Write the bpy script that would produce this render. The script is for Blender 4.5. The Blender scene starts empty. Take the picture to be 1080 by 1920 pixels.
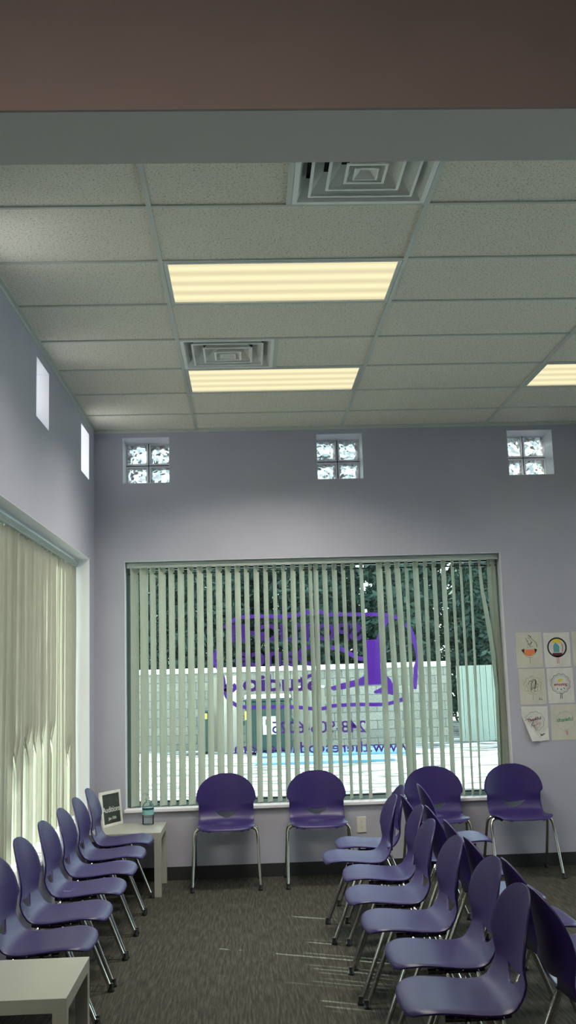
import bpy, bmesh, math, random
from mathutils import Vector, Matrix
random.seed(7)
PI = math.pi
C = bpy.context.scene.collection
S = bpy.context.scene

# ------------------------------------------------------------------ camera data
CAMZ = 1.576
FOC = 1942.0
_p, _y, _r = 0.15319, 0.04317, -0.03001
_f = Vector((math.sin(_y)*math.cos(_p), math.cos(_y)*math.cos(_p), math.sin(_p)))
_ri = Vector((math.cos(_y), -math.sin(_y), 0))
_up = _ri.cross(_f)
RT = _ri*math.cos(_r) + _up*math.sin(_r)
UP = -_ri*math.sin(_r) + _up*math.cos(_r)
FW = _f
# measuring helper used only to turn measured photo positions into metres on a known wall
def aty(px, py, Y):
    d = FW + RT*((px-540)/FOC) + UP*((960-py)/FOC)
    t = Y/d.y
    return Vector((d.x*t, Y, CAMZ+d.z*t))

# ------------------------------------------------------------------ room numbers
D = 8.442; XL = -1.225; XR = 6.2; YB = -3.5; HC = 3.595
WT = 0.34

# ------------------------------------------------------------------ materials
def mat(name, col, rough=0.6, metal=0.0, spec=0.5, **kw):
    m = bpy.data.materials.new(name); m.use_nodes = True
    b = m.node_tree.nodes['Principled BSDF']
    b.inputs['Base Color'].default_value = (*col, 1)
    b.inputs['Roughness'].default_value = rough
    b.inputs['Metallic'].default_value = metal
    b.inputs['Specular IOR Level'].default_value = spec
    for k, v in kw.items(): b.inputs[k].default_value = v
    return m
def N(m, t, **kw):
    n = m.node_tree.nodes.new(t)
    for k, v in kw.items(): setattr(n, k, v)
    return n
def L(m, a, b): m.node_tree.links.new(a, b)
def coords(m, scale=(1,1,1), kind='Object'):
    tc = N(m, 'ShaderNodeTexCoord'); mp = N(m, 'ShaderNodeMapping')
    mp.inputs['Scale'].default_value = scale
    L(m, tc.outputs[kind], mp.inputs['Vector']); return mp.outputs['Vector']
def noise(m, vec, scale, detail=4, rough=.5):
    n = N(m, 'ShaderNodeTexNoise'); n.inputs['Scale'].default_value = scale
    n.inputs['Detail'].default_value = detail; n.inputs['Roughness'].default_value = rough
    L(m, vec, n.inputs['Vector']); return n.outputs['Fac']
def ramp(m, fac, stops):
    r = N(m, 'ShaderNodeValToRGB'); e = r.color_ramp.elements
    e[0].position, e[0].color = stops[0][0], (*stops[0][1], 1)
    e[1].position, e[1].color = stops[-1][0], (*stops[-1][1], 1)
    for p, c in stops[1:-1]:
        x = e.new(p); x.color = (*c, 1)
    L(m, fac, r.inputs['Fac']); return r.outputs['Color']
def bsdf(m): return m.node_tree.nodes['Principled BSDF']
def bump(m, h, strength=.3, dist=.01):
    b = N(m, 'ShaderNodeBump'); b.inputs['Strength'].default_value = strength
    b.inputs['Distance'].default_value = dist
    L(m, h, b.inputs['Height']); L(m, b.outputs['Normal'], bsdf(m).inputs['Normal'])
def varied(name, c1, c2, scale, rough=.6, bs=0, vs=(1,1,1), lo=.35, hi=.65, **kw):
    m = mat(name, c1, rough, **kw); v = coords(m, vs)
    f = noise(m, v, scale); L(m, ramp(m, f, [(lo, c1), (hi, c2)]), bsdf(m).inputs['Base Color'])
    if bs: bump(m, f, bs)
    return m

M = {}
M['wall'] = varied('lavender_paint', (.415,.412,.50), (.435,.43,.52), 3, .5, 0)
_v = coords(M['wall']); bump(M['wall'], noise(M['wall'], _v, 240, 2), .06, .002)
M['header'] = varied('shaded_header_tone', (.355,.33,.33), (.385,.355,.355), 3, .6)  # lavender face darkened and browned; its dim warm light is in the colour
M['near_wall'] = mat('tan_paint', (.5,.4,.34), .7)
M['trim_white'] = mat('white_trim_paint', (.80,.79,.86), .45)
M['baseboard'] = mat('black_cove_base', (.025,.027,.03), .5)
M['tee'] = mat('ceiling_grid_enamel', (.56,.585,.53), .45)
M['block_grout'] = mat('grout', (.03,.03,.03), .8)  # near-black joints between the glass blocks
# ceiling tile: pitted mineral board
m = M['tile'] = mat('mineral_ceiling_tile', (.5,.5,.46), .9)
v = coords(m); f = noise(m, v, 110, 3, .7)
f2 = noise(m, v, 1.1, 2)
c = ramp(m, f, [(.36, (.34,.34,.29)), (.43, (.79,.75,.64)), (.7, (.86,.81,.70))])
L(m, c, bsdf(m).inputs['Base Color']); bump(m, f, .25, .004)
# carpet: dark ribbed loop pile
m = M['carpet'] = mat('ribbed_carpet', (.06,.06,.05), .95, spec=.1)
v = coords(m, (1, .06, 1)); f = noise(m, v, 95, 3, .6)
v2 = coords(m, (1, 1, 1)); g = noise(m, v2, 260, 2)
v3 = coords(m, (1, 1, 1)); h = noise(m, v3, 1.5, 3)
c1 = ramp(m, f, [(.30, (.038,.038,.033)), (.5, (.066,.066,.057)), (.72, (.115,.112,.095))])
mx = N(m, 'ShaderNodeMix', data_type='RGBA', blend_type='MULTIPLY'); mx.inputs[0].default_value = .7
L(m, c1, mx.inputs[6]); L(m, ramp(m, g, [(.3,(.45,.45,.45)), (.7,(1,1,1))]), mx.inputs[7])
L(m, mx.outputs[2], bsdf(m).inputs['Base Color']); bump(m, f, .6, .006)
# chairs
m = M['shell'] = mat('purple_polypropylene', (.033,.021,.118), .38, spec=.32)
v = coords(m); bump(m, noise(m, v, 500, 2), .05, .001)
M['chrome'] = mat('chrome_tube', (.62,.60,.56), .16, 1.0)
M['black'] = mat('black_plastic', (.012,.012,.014), .45)
M['black_steel'] = mat('black_painted_steel', (.015,.015,.02), .4)
M['screw'] = mat('steel_screw', (.8,.8,.8), .2, 1.0)
M['table'] = mat('white_laminate', (.41,.415,.375), .28, spec=.5)
M['frame_al'] = mat('teal_grey_aluminium', (.20,.30,.30), .4, .4)
M['frame_dark'] = mat('dark_gasket', (.02,.025,.025), .5)
M['rail'] = mat('blind_headrail_enamel', (.42,.46,.43), .5)
M['diff_frame'] = mat('fixture_frame_enamel', (.55,.58,.55), .4)
M['vent'] = mat('vent_white_enamel', (.86,.87,.83), .4)
M['duct'] = mat('dark_duct', (.02,.022,.025), .6)
M['board'] = varied('chalkboard_slate', (.018,.028,.028), (.03,.042,.04), 12, .6)
M['chalk'] = mat('white_chalk', (.75,.76,.74), .9)
M['white_frame'] = varied('whitewashed_wood', (.62,.61,.58), (.74,.73,.7), 14, .6)
M['paper'] = varied('white_paper', (.58,.57,.56), (.66,.65,.64), 9, .8, .2)
M['paper_cream'] = varied('cream_paper', (.52,.51,.46), (.58,.57,.50), 9, .8, .2)
M['outlet'] = mat('ivory_plastic', (.66,.65,.60), .35)
M['slot'] = mat('outlet_slot', (.03,.03,.03), .6)
for n_, c_ in dict(ink=(.02,.02,.025), orange=(.72,.22,.10), yellow=(.75,.60,.05), teal=(.10,.32,.36), red=(.45,.05,.07),
                   olive=(.35,.34,.10), green=(.05,.30,.16), pink=(.55,.25,.28), maroon=(.12,.02,.05), grey=(.22,.22,.22)).items():
    M['ink_'+n_] = mat('marker_'+n_, c_, .8)

def translucent(name, col, tr, rough=.6):
    m = bpy.data.materials.new(name); m.use_nodes = True; nt = m.node_tree; nt.nodes.clear()
    o = N(m, 'ShaderNodeOutputMaterial'); d = N(m, 'ShaderNodeBsdfDiffuse'); t = N(m, 'ShaderNodeBsdfTranslucent')
    mx = N(m, 'ShaderNodeMixShader'); mx.inputs[0].default_value = tr
    v = coords(m, (1,1,.15)); f = noise(m, v, 60, 3)
    c = ramp(m, f, [(.3, tuple(x*.9 for x in col)), (.7, col)])
    L(m, c, d.inputs[0]); L(m, c, t.inputs[0])
    g = N(m, 'ShaderNodeBsdfGlossy'); g.inputs['Roughness'].default_value = .35
    m2 = N(m, 'ShaderNodeMixShader'); m2.inputs[0].default_value = .04
    L(m, d.outputs[0], mx.inputs[1]); L(m, t.outputs[0], mx.inputs[2])
    L(m, mx.outputs[0], m2.inputs[1]); L(m, g.outputs[0], m2.inputs[2]); L(m, m2.outputs[0], o.inputs[0])
    return m
M['vane'] = translucent('vinyl_vane', (.53,.565,.485), .24)
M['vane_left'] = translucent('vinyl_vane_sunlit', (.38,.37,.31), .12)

def glass_sheet(name, col, ior=1.45):
    m = bpy.data.materials.new(name); m.use_nodes = True; m.node_tree.nodes.clear()
    o = N(m, 'ShaderNodeOutputMaterial'); t = N(m, 'ShaderNodeBsdfTransparent'); t.inputs[0].default_value = (*col, 1)
    g = N(m, 'ShaderNodeBsdfGlossy'); g.inputs['Roughness'].default_value = .01
    fr = N(m, 'ShaderNodeFresnel'); fr.inputs[0].default_value = ior
    mx = N(m, 'ShaderNodeMixShader')
    L(m, fr.outputs[0], mx.inputs[0]); L(m, t.outputs[0], mx.inputs[1]); L(m, g.outputs[0], mx.inputs[2])
    L(m, mx.outputs[0], o.inputs[0]); return m
M['glass'] = glass_sheet('tinted_window_glass', (.80,.92,.90))
M['bottle'] = glass_sheet('clear_bottle_plastic', (.95,.975,.975), 1.25)
M['vinyl'] = translucent('purple_window_vinyl', (.36,.17,.60), .6)

def block_glass(name, trl, trp, tc=.5):
    m = bpy.data.materials.new(name); m.use_nodes = True; m.node_tree.nodes.clear()
    o = N(m, 'ShaderNodeOutputMaterial')
    v = coords(m); f = noise(m, v, 16, 1, .4)
    b = N(m, 'ShaderNodeBump'); b.inputs['Strength'].default_value = 1; b.inputs['Distance'].default_value = .05
    L(m, f, b.inputs['Height'])
    r = N(m, 'ShaderNodeBsdfRefraction'); r.inputs['IOR'].default_value = 1.5; r.inputs['Roughness'].default_value = .0
    f2 = noise(m, v, 26, 1, .3); L(m, ramp(m, f2, [(.40, (.10,.14,.14)), (.52, (.22,.31,.31)), (.66, (.33,.44,.44))]), r.inputs['Color'])
    L(m, b.outputs[0], r.inputs['Normal'])
    t = N(m, 'ShaderNodeBsdfTranslucent'); t.inputs[0].default_value = (tc,tc*1.08,tc*1.1,1)
    tp = N(m, 'ShaderNodeBsdfTransparent'); tp.inputs[0].default_value = (.5,.6,.6,1)
    mx = N(m, 'ShaderNodeMixShader'); mx.inputs[0].default_value = trl
    m2 = N(m, 'ShaderNodeMixShader'); m2.inputs[0].default_value = trp
    L(m, r.outputs[0], mx.inputs[1]); L(m, t.outputs[0], mx.inputs[2])
    L(m, mx.outputs[0], m2.inputs[1]); L(m, tp.outputs[0], m2.inputs[2]); L(m, m2.outputs[0], o.inputs[0])
    return m
M['block'] = block_glass('wavy_glass_block', .22, .0, .22); M['block_l'] = block_glass('wavy_glass_block_clearer', .65, .3, .85)
M['block_rim'] = translucent('glass_block_rim', (.85,.88,.92), .5)

def diffuser():
    m = bpy.data.materials.new('lit_acrylic_diffuser'); m.use_nodes = True; m.node_tree.nodes.clear()
    o = N(m, 'ShaderNodeOutputMaterial'); e = N(m, 'ShaderNodeEmission')
    tc = N(m, 'ShaderNodeTexCoord'); sp = N(m, 'ShaderNodeSeparateXYZ'); L(m, tc.outputs['Object'], sp.inputs[0])
    # four tubes behind the acrylic, 0.13 m apart
    a = N(m, 'ShaderNodeMath', operation='MULTIPLY'); a.inputs[1].default_value = 2*PI/.135; L(m, sp.outputs['Y'], a.inputs[0])
    a0 = N(m, 'ShaderNodeMath', operation='ADD'); a0.inputs[1].default_value = PI; L(m, a.outputs[0], a0.inputs[0])
    c = N(m, 'ShaderNodeMath', operation='COSINE'); L(m, a0.outputs[0], c.inputs[0])
    r = N(m, 'ShaderNodeMapRange'); r.inputs[1].default_value = -1; r.inputs[2].default_value = 1
    r.inputs[3].default_value = .50; r.inputs[4].default_value = .66; L(m, c.outputs[0], r.inputs[0])
    L(m, r.outputs[0], e.inputs['Strength']); e.inputs[0].default_value = (1.0,.90,.56,1)
    L(m, e.outputs[0], o.inputs[0]); return m
M['diffuser'] = diffuser()

# outside
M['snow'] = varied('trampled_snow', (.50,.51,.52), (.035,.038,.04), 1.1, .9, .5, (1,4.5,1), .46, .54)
M['snow_clean'] = mat('clean_snow', (.86,.88,.9), .9)
m = M['blocks'] = mat('split_face_block', (.5,.5,.46), .9)
v = coords(m); bk = N(m, 'ShaderNodeTexBrick'); bk.inputs['Scale'].default_value = 1
bk.inputs['Brick Width'].default_value = .4; bk.inputs['Row Height'].default_value = .2; bk.inputs['Mortar Size'].default_value = .008
bk.inputs['Color1'].default_value = (.34,.33,.28,1); bk.inputs['Color2'].default_value = (.25,.25,.215,1); bk.inputs['Mortar'].default_value = (.10,.105,.10,1)
mp = N(m, 'ShaderNodeMapping'); mp.inputs['Rotation'].default_value = (PI/2, 0, 0); L(m, v, mp.inputs[0]); L(m, mp.outputs[0], bk.inputs['Vector'])
fz = noise(m, v, 22, 5, .8)
mx = N(m, 'ShaderNodeMix', data_type='RGBA', blend_type='MULTIPLY'); mx.inputs[0].default_value = .6
L(m, bk.outputs['Color'], mx.inputs[6]); L(m, ramp(m, fz, [(.35,(.35,.35,.33)), (.6,(1,1,1))]), mx.inputs[7])
L(m, mx.outputs[2], bsdf(m).inputs['Base Color']); bump(m, fz, .8, .03)
M['leaf'] = varied('evergreen_needles', (.014,.032,.027), (.035,.065,.05), 3, .7)
M['leaf'].node_tree.nodes['Principled BSDF'].inputs['Specular IOR Level'].default_value = .2
M['bark'] = varied('bark', (.05,.04,.03), (.1,.085,.07), 10, .9)
M['bin'] = mat('dark_green_bin', (.008,.035,.028), .5)
M['bin_label'] = mat('pale_label', (.62,.75,.78), .6)
M['bin_yellow'] = mat('yellow_label', (.75,.6,.08), .6)
M['cream_board'] = varied('cream_boards', (.50,.46,.40), (.42,.39,.33), 6, .8, 0, (8,8,.4))
M['beige_board'] = varied('beige_boards', (.26,.245,.19), (.2,.19,.15), 6, .8, 0, (8,8,.4))
M['grey_board'] = varied('grey_green_boards', (.23,.27,.23), (.19,.23,.195), 6, .8, 0, (8,8,.4))
M['lilac'] = mat('lilac_panel', (.34,.28,.5), .7)
M['stucco'] = varied('exterior_block', (.4,.38,.34), (.34,.32,.29), 8, .9)

# ------------------------------------------------------------------ mesh helpers
def box(bm, x0, x1, y0, y1, z0, z1, bev=0):
    r = bmesh.ops.create_cube(bm, size=1)
    vs = r['verts']
    for v in vs:
        v.co = Vector(((x0+x1)/2 + v.co.x*(x1-x0), (y0+y1)/2 + v.co.y*(y1-y0), (z0+z1)/2 + v.co.z*(z1-z0)))
    if bev:
        es = list({e for v in vs for e in v.link_edges})
        bmesh.ops.bevel(bm, geom=es, offset=bev, segments=2, affect='EDGES', profile=.5)
def tube(bm, pts, r, seg=10, cap=True):
    pts = [Vector(p) for p in pts]; rs = r if isinstance(r, (list, tuple)) else [r]*len(pts)
    rings = []; prev = None
    for i, p in enumerate(pts):
        t = (pts[min(i+1, len(pts)-1)] - pts[max(i-1, 0)]).normalized()
        if prev is None:
            a = t.cross(Vector((0,0,1)) if abs(t.z) < .9 else Vector((1,0,0))).normalized()
        else:
            a = (prev - t*prev.dot(t)).normalized()
        prev = a; b = t.cross(a)
        rings.append([bm.verts.new(p + (a*math.cos(2*PI*k/seg) + b*math.sin(2*PI*k/seg))*rs[i]) for k in range(seg)])
    for A, B in zip(rings, rings[1:]):
        for k in range(seg):
            bm.faces.new((A[k], A[(k+1) % seg], B[(k+1) % seg], B[k]))
    if cap:
        bm.faces.new(list(reversed(rings[0]))); bm.faces.new(rings[-1])
def lathe(bm, prof, cx=0, cy=0, seg=20):
    rings = [[bm.verts.new((cx+r*math.cos(2*PI*k/seg), cy+r*math.sin(2*PI*k/seg), z)) for k in range(seg)] for r, z in prof]
    for A, B in zip(rings, rings[1:]):
        for k in range(seg): bm.faces.new((A[k], A[(k+1) % seg], B[(k+1) % seg], B[k]))
    bm.faces.new(list(reversed(rings[0]))); bm.faces.new(rings[-1])
def smooth_path(pts, n=8):
    P = [Vector(p) for p in pts]; out = []
    for i in range(len(P)-1):
        a, b, c, d = P[max(i-1,0)], P[i], P[i+1], P[min(i+2,len(P)-1)]
        for k in range(n):
            t = k/n
            out.append(.5*((2*b)+(c-a)*t+(2*a-5*b+4*c-d)*t*t+(3*b-3*c+d-a)*t**3))
    out.append(P[-1]); return out
def obj(name, bm, m, parent=None, smooth=0, recalc=True, bevel=0):
    if recalc: bmesh.ops.recalc_face_normals(bm, faces=bm.faces)
    me = bpy.data.meshes.new(name); bm.to_mesh(me); bm.free()
    for x in (m if isinstance(m, (list, tuple)) else [m]): me.materials.append(x)
    if smooth:
        for p in me.polygons: p.use_smooth = True
        me.set_sharp_from_angle(angle=math.radians(smooth))
    o = bpy.data.objects.new(name, me); C.objects.link(o)
    if parent: o.parent = parent
    if bevel:
        b = o.modifiers.new('bevel', 'BEVEL'); b.width = bevel; b.segments = 2
    return o
def bx(name, dims, m, parent=None, bev=0):
    bm = bmesh.new(); box(bm, *dims, bev); return obj(name, bm, m, parent)
def thing(name, label, cat, loc=(0,0,0), rotz=0, group=None):
    o = bpy.data.objects.new(name, None); C.objects.link(o); o.empty_display_size = .1
    o.location = loc; o.rotation_euler = (0,0,rotz); o['label'] = label; o['category'] = cat
    if group: o['group'] = group
    return o
def tag(o, label, cat, group=None):
    o['label'] = label; o['category'] = cat
    if group: o['group'] = group
    return o
def struct(name, bm_or_obj, m=None, parent=None, **kw):
    o = obj(name, bm_or_obj, m, parent, **kw) if m is not None else bm_or_obj
    o['kind'] = 'structure'; return o
def copy_tree(o, parent=None):
    c = o.copy(); C.objects.link(c)
    if parent: c.parent = parent
    for ch in list(o.children): copy_tree(ch, c)
    return c
def wall_holes(bm, us, vs, holes, mk, t0, t1):
    """slab with rectangular holes; mk(u, v, t) -> Vector"""
    def cuts(a, idx):
        s = {a[0], a[1]}
        for h in holes: s.add(h[idx]); s.add(h[idx+1])
        return sorted(x for x in s if a[0]-1e-6 <= x <= a[1]+1e-6)
    U = cuts(us, 0); V = cuts(vs, 2)
    solid = {}
    for i in range(len(U)-1):
        for j in range(len(V)-1):
            cu, cv = (U[i]+U[i+1])/2, (V[j]+V[j+1])/2
            solid[i,j] = not any(h[0] < cu < h[1] and h[2] < cv < h[3] for h in holes)
    vv = {}
    def V_(i, j, t):
        k = (i, j, t)
        if k not in vv: vv[k] = bm.verts.new(mk(U[i], V[j], t))
        return vv[k]
    for (i, j), s in solid.items():
        if not s: continue
        for t in (t0, t1): bm.faces.new((V_(i,j,t), V_(i+1,j,t), V_(i+1,j+1,t), V_(i,j+1,t)))
        for (di, dj, a, b) in ((-1,0,(i,j),(i,j+1)), (1,0,(i+1,j),(i+1,j+1)), (0,-1,(i,j),(i+1,j)), (0,1,(i,j+1),(i+1,j+1))):
            if not solid.get((i+di, j+dj), False):
                bm.faces.new((V_(*a,t0), V_(*b,t0), V_(*b,t1), V_(*a,t1)))

# ------------------------------------------------------------------ room shell
bm = bmesh.new(); box(bm, XL-WT, XR+.2, YB-.2, D+WT, -.2, 0); struct('floor', bm, M['carpet'])
GB = .385
blocks_back = [(-.99+1.608*k, -.99+1.608*k+GB, 1.957+CAMZ-GB, 1.957+CAMZ) for k in range(3)] + [(-.99+1.608*3, -.99+1.608*3+GB, 1.957+CAMZ-GB, 1.957+CAMZ)]
WIN_B = (-.98, 2.109, .524, 2.502)
WIN_FILL_B = (3.35, 5.95, .524, 2.502)
bm = bmesh.new(); wall_holes(bm, (XL-WT, XR+.2), (0, HC+.3), [WIN_B, WIN_FILL_B]+blocks_back, lambda u, v, t: Vector((u, t, v)), D, D+WT)
struct('wall_back', bm, M['wall'])
blocks_left = [(y, y+.40, 3.132, 3.505) for y in (7.77, 6.08, 4.39)]
WIN_L = (2.75, 8.19, .524, 2.505)
bm = bmesh.new(); wall_holes(bm, (YB, D), (0, HC+.3), [WIN_L]+blocks_left, lambda u, v, t: Vector((t, u, v)), XL, XL-WT)
struct('wall_left', bm, M['wall'])
WIN_FILL_R = (2.7, 6.9, .524, 2.2)
bm = bmesh.new(); wall_holes(bm, (YB, D), (0, HC+.3), [WIN_FILL_R], lambda u, v, t: Vector((t, u, v)), XR, XR+.2)
struct('wall_right', bm, M['wall'])
struct('wall_front', (lambda b: (box(b, XL-WT, XR+.2, YB-.2, YB, 0, HC+.3), b)[1])(bmesh.new()), M['near_wall'])
# header crossing the room in front of the camera
bm = bmesh.new(); box(bm, XL, XR, 2.0, 2.222, 2.73, HC+.05)
hd = struct('trim_1', bm, mat('lit_header_tone', (.82,.83,.80), .6))  # underside brightness put into a paler colour than the lavender walls
bm = bmesh.new(); box(bm, XL, XR, 1.992, 2.0, 2.73, 3.25); struct('header_face', bm, M['header'], hd)
struct('ceiling_near', (lambda b: (box(b, XL, XR, YB, 1.992, 3.25, 3.3), b)[1])(bmesh.new()), M['near_wall'], hd)
# ceiling: mineral tiles, each a slab with a small reveal, with T bars between them
XA = -.3825; T = 1.2192; Y0 = D-.511; TY = T/2
xl = [XL, XA] + [XA+T*k for k in range(1, 6)] + [XR]
yl = [2.222] + sorted(Y0-TY*k for k in range(0, 10) if Y0-TY*k > 2.3) + [D]
lights = [(XA, Y0-TY*5), (XA, Y0-TY*2), (XA+2*T, Y0-TY*2), (XA+2*T, Y0-TY*5), (XA+4*T, Y0-TY*2), (XA+4*T, Y0-TY*5)]
vents = [(XA+T/2, Y0-TY*7), (XA, Y0-TY*3)]
holes = [(x, x+T, y, y+TY) for x, y in lights] + [(x, x+T/2, y, y+TY) for x, y in vents]
bm = bmesh.new(); wall_holes(bm, (XL, XR), (2.222, D), holes, lambda u, v, t: Vector((u, v, t)), HC+.006, HC+.03)
ceil = struct('ceiling', bm, M['tile'])
bm = bmesh.new()
for x in xl[1:-1]: box(bm, x-.011, x+.011, 2.222, D, HC-.002, HC+.03)
for y in yl[1:-1]:
    for a, b in zip(xl, xl[1:]): box(bm, a+.011, b-.011, y-.009, y+.009, HC-.0015, HC+.03)
for x, y in vents:
    xx = XA+T/2; box(bm, xx-.012, xx+.012, y+.012, y+TY-.012, HC-.002, HC+.03)
struct('ceiling_grid', bm, M['tee'], ceil)
bm = bmesh.new()
box(bm, XL, XL+.022, 2.222, D, HC-.001, HC+.02); box(bm, XL, XR, D-.022, D, HC-.001, HC+.02)
box(bm, XL, XL+.002, 2.222, D, HC-.022, HC); box(bm, XL, XR, D-.002, D, HC-.022, HC)
struct('wall_angle', bm, M['tee'], ceil)
struct('roof_deck', (lambda b: (box(b, XL-WT, XR+.2, YB-.2, D+WT, HC+.3, HC+.4), b)[1])(bmesh.new()), M['duct'], ceil)
# baseboards
for n, d in (('baseboard_back', (XL, XR, D-.008, D, 0, .1)), ('baseboard_left', (XL, XL+.008, YB, D-.008, 0, .1)), ('baseboard_right', (XR-.008, XR, YB, D-.008, 0, .1))):
    struct(n, bx(n, d, M['baseboard']))

# ------------------------------------------------------------------ windows
def ring(bm, mk, u0, u1, v0, v1, w, t0, t1):
    for a in ((u0, u1, v0, v0+w), (u0, u1, v1-w, v1), (u0, u0+w, v0+w, v1-w), (u1-w, u1, v0+w, v1-w)):
        ps = [mk(a[0], a[2], t0), mk(a[1], a[3], t1)]
        lo = [min(p[i] for p in ps) for i in range(3)]; hi = [max(p[i] for p in ps) for i in range(3)]
        box(bm, lo[0], hi[0], lo[1], hi[1], lo[2], hi[2])
mkB = lambda u, v, t: (u, D+t, v)
mkL = lambda u, v, t: (XL-t, u, v)
GB_Y = D+.19
# back picture window
bm = bmesh.new(); ring(bm, mkB, WIN_B[0], WIN_B[1], WIN_B[2]+.004, WIN_B[3], .045, .125, .23)
w1 = struct('window_1', bm, M['frame_al'])
bm = bmesh.new(); ring(bm, mkB, WIN_B[0]+.045, WIN_B[1]-.045, WIN_B[2]+.049, WIN_B[3]-.045, .012, .15, .21); obj('gasket', bm, M['frame_dark'], w1)
bx('window_pane', (WIN_B[0]+.05, WIN_B[1]-.05, GB_Y, GB_Y+.006, WIN_B[2]+.055, WIN_B[3]-.05), M['glass'], w1)
bm = bmesh.new(); box(bm, WIN_B[0]-.012, WIN_B[1]+.012, D-.022, D+.125, WIN_B[2]-.004, WIN_B[2]+.022, .004); obj('window_sill', bm, M['trim_white'], w1)
# unseen second picture window, added farther right to light the room
bm = bmesh.new(); ring(bm, mkB, WIN_FILL_B[0], WIN_FILL_B[1], WIN_FILL_B[2]+.004, WIN_FILL_B[3], .045, .125, .23)
w12 = struct('window_12', bm, M['frame_al'])  # added unseen window, only there for light
bx('window_pane', (WIN_FILL_B[0]+.046, WIN_FILL_B[1]-.046, GB_Y, GB_Y+.006, WIN_FILL_B[2]+.051, WIN_FILL_B[3]-.046), M['glass'], w12)
bm = bmesh.new(); box(bm, WIN_FILL_B[0]-.012, WIN_FILL_B[1]+.012, D-.022, D+.125, WIN_FILL_B[2]-.004, WIN_FILL_B[2]+.022, .004); obj('window_sill', bm, M['trim_white'], w12)
# unseen window, added in the right wall for light on the ceiling
mkR = lambda u, v, t: (XR+t, u, v)
bm = bmesh.new(); ring(bm, mkR, *WIN_FILL_R, .045, .08, .16)
for y in (4.4, 6.2): box(bm, XR+.08, XR+.16, y-.022, y+.022, WIN_FILL_R[2]+.045, WIN_FILL_R[3]-.045)
w13 = struct('window_13', bm, M['frame_al'])  # added unseen window, only there for light
for a, b in ((WIN_FILL_R[0]+.045, 4.378), (4.422, 6.178), (6.222, WIN_FILL_R[1]-.045)):
    bx('window_pane', (XR+.12, XR+.126, a, b, WIN_FILL_R[2]+.045, WIN_FILL_R[3]-.045), M['glass'], w13)
# left window, three panes
bm = bmesh.new(); ring(bm, mkL, WIN_L[0], WIN_L[1], WIN_L[2]+.004, WIN_L[3], .045, .19, .28)
for y in (4.56, 6.38): box(bm, XL-.28, XL-.19, y-.022, y+.022, WIN_L[2]+.045, WIN_L[3]-.045)
w2 = struct('window_2', bm, M['frame_al'])
for a, b in ((WIN_L[0]+.045, 4.538), (4.582, 6.358), (6.402, WIN_L[1]-.045)):
    bx('window_pane', (XL-.24, XL-.234, a, b, WIN_L[2]+.05, WIN_L[3]-.046), M['glass'], w2)
bm = bmesh.new(); box(bm, XL-.19, XL+.02, WIN_L[0]-.01, WIN_L[1]+.01, WIN_L[2]-.004, WIN_L[2]+.022, .004); obj('window_sill', bm, M['trim_white'], w2)
# clerestory openings, each with four glass blocks
def lining(mk, u0, u1, v0, v1, depth, par, sides='lrtb'):
    bm = bmesh.new(); e = .003
    for s_, q in (('l', (u0, u0+e, v0, v1)), ('r', (u1-e, u1, v0, v1)), ('t', (u0, u1, v1-e, v1)), ('b', (u0, u1, v0, v0+e))):
        if s_ in sides:
            p, r = mk(q[0], q[2], .0005), mk(q[1], q[3], depth)
            box(bm, *[f(p[i], r[i]) for i in range(3) for f in (min, max)])
    obj('recess_lining', bm, M['trim_white'], par)
lining(mkB, *WIN_B, .125, w1, 'lrt'); lining(mkB, *WIN_FILL_B, .125, w12, 'lrt'); lining(mkL, *WIN_L, .19, w2, 'lrt')
def glass_blocks(idx, mk, u0, u1, v0, v1, bmat='block'):
    bm = bmesh.new()
    g = .008; um, vm = (u0+u1)/2, (v0+v1)/2
    def bb(a0, a1, b0, b1, t0, t1):
        p, q = mk(a0, b0, t0), mk(a1, b1, t1)
        box(bm, min(p[0],q[0]), max(p[0],q[0]), min(p[1],q[1]), max(p[1],q[1]), min(p[2],q[2]), max(p[2],q[2]))
    bb(um-g/2, um+g/2, v0, v1, .235, .32); bb(u0, um-g/2, vm-g/2, vm+g/2, .235, .32); bb(um+g/2, u1, vm-g/2, vm+g/2, .235, .32)
    w = struct('window_%d' % idx, bm, M['block_grout'])
    lining(mk, u0, u1, v0, v1, .232, w)
    for a, b in ((u0, um-g/2), (um+g/2, u1)):
        for c, d in ((v0, vm-g/2), (vm+g/2, v1)):
            bm = bmesh.new(); ring(bm, mk, a, b, c, d, .014, .232, .32); obj('block_rim', bm, M['block_rim'], w)
            bm = bmesh.new(); n = 10
            # gently pillowed front sheet
            vs = []
            for i in range(n+1):
                row = []
                for j in range(n+1):
                    uu = a+.014+(b-a-.028)*i/n; vv_ = c+.014+(d-c-.028)*j/n
                    k = (1-(2*i/n-1)**4)*(1-(2*j/n-1)**4)
                    row.append(bm.verts.new(mk(uu, vv_, .25-.008*k)))
                vs.append(row)
            for i in range(n):
                for j in range(n): bm.faces.new((vs[i][j], vs[i+1][j], vs[i+1][j+1], vs[i][j+1]))
            obj('glass_block', bm, M[bmat], w, smooth=60)
for k, h in enumerate(blocks_back): glass_blocks(3+k, mkB, *h)
for k, h in enumerate(blocks_left): glass_blocks(7+k, mkL, *h, 'block_l')

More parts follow.
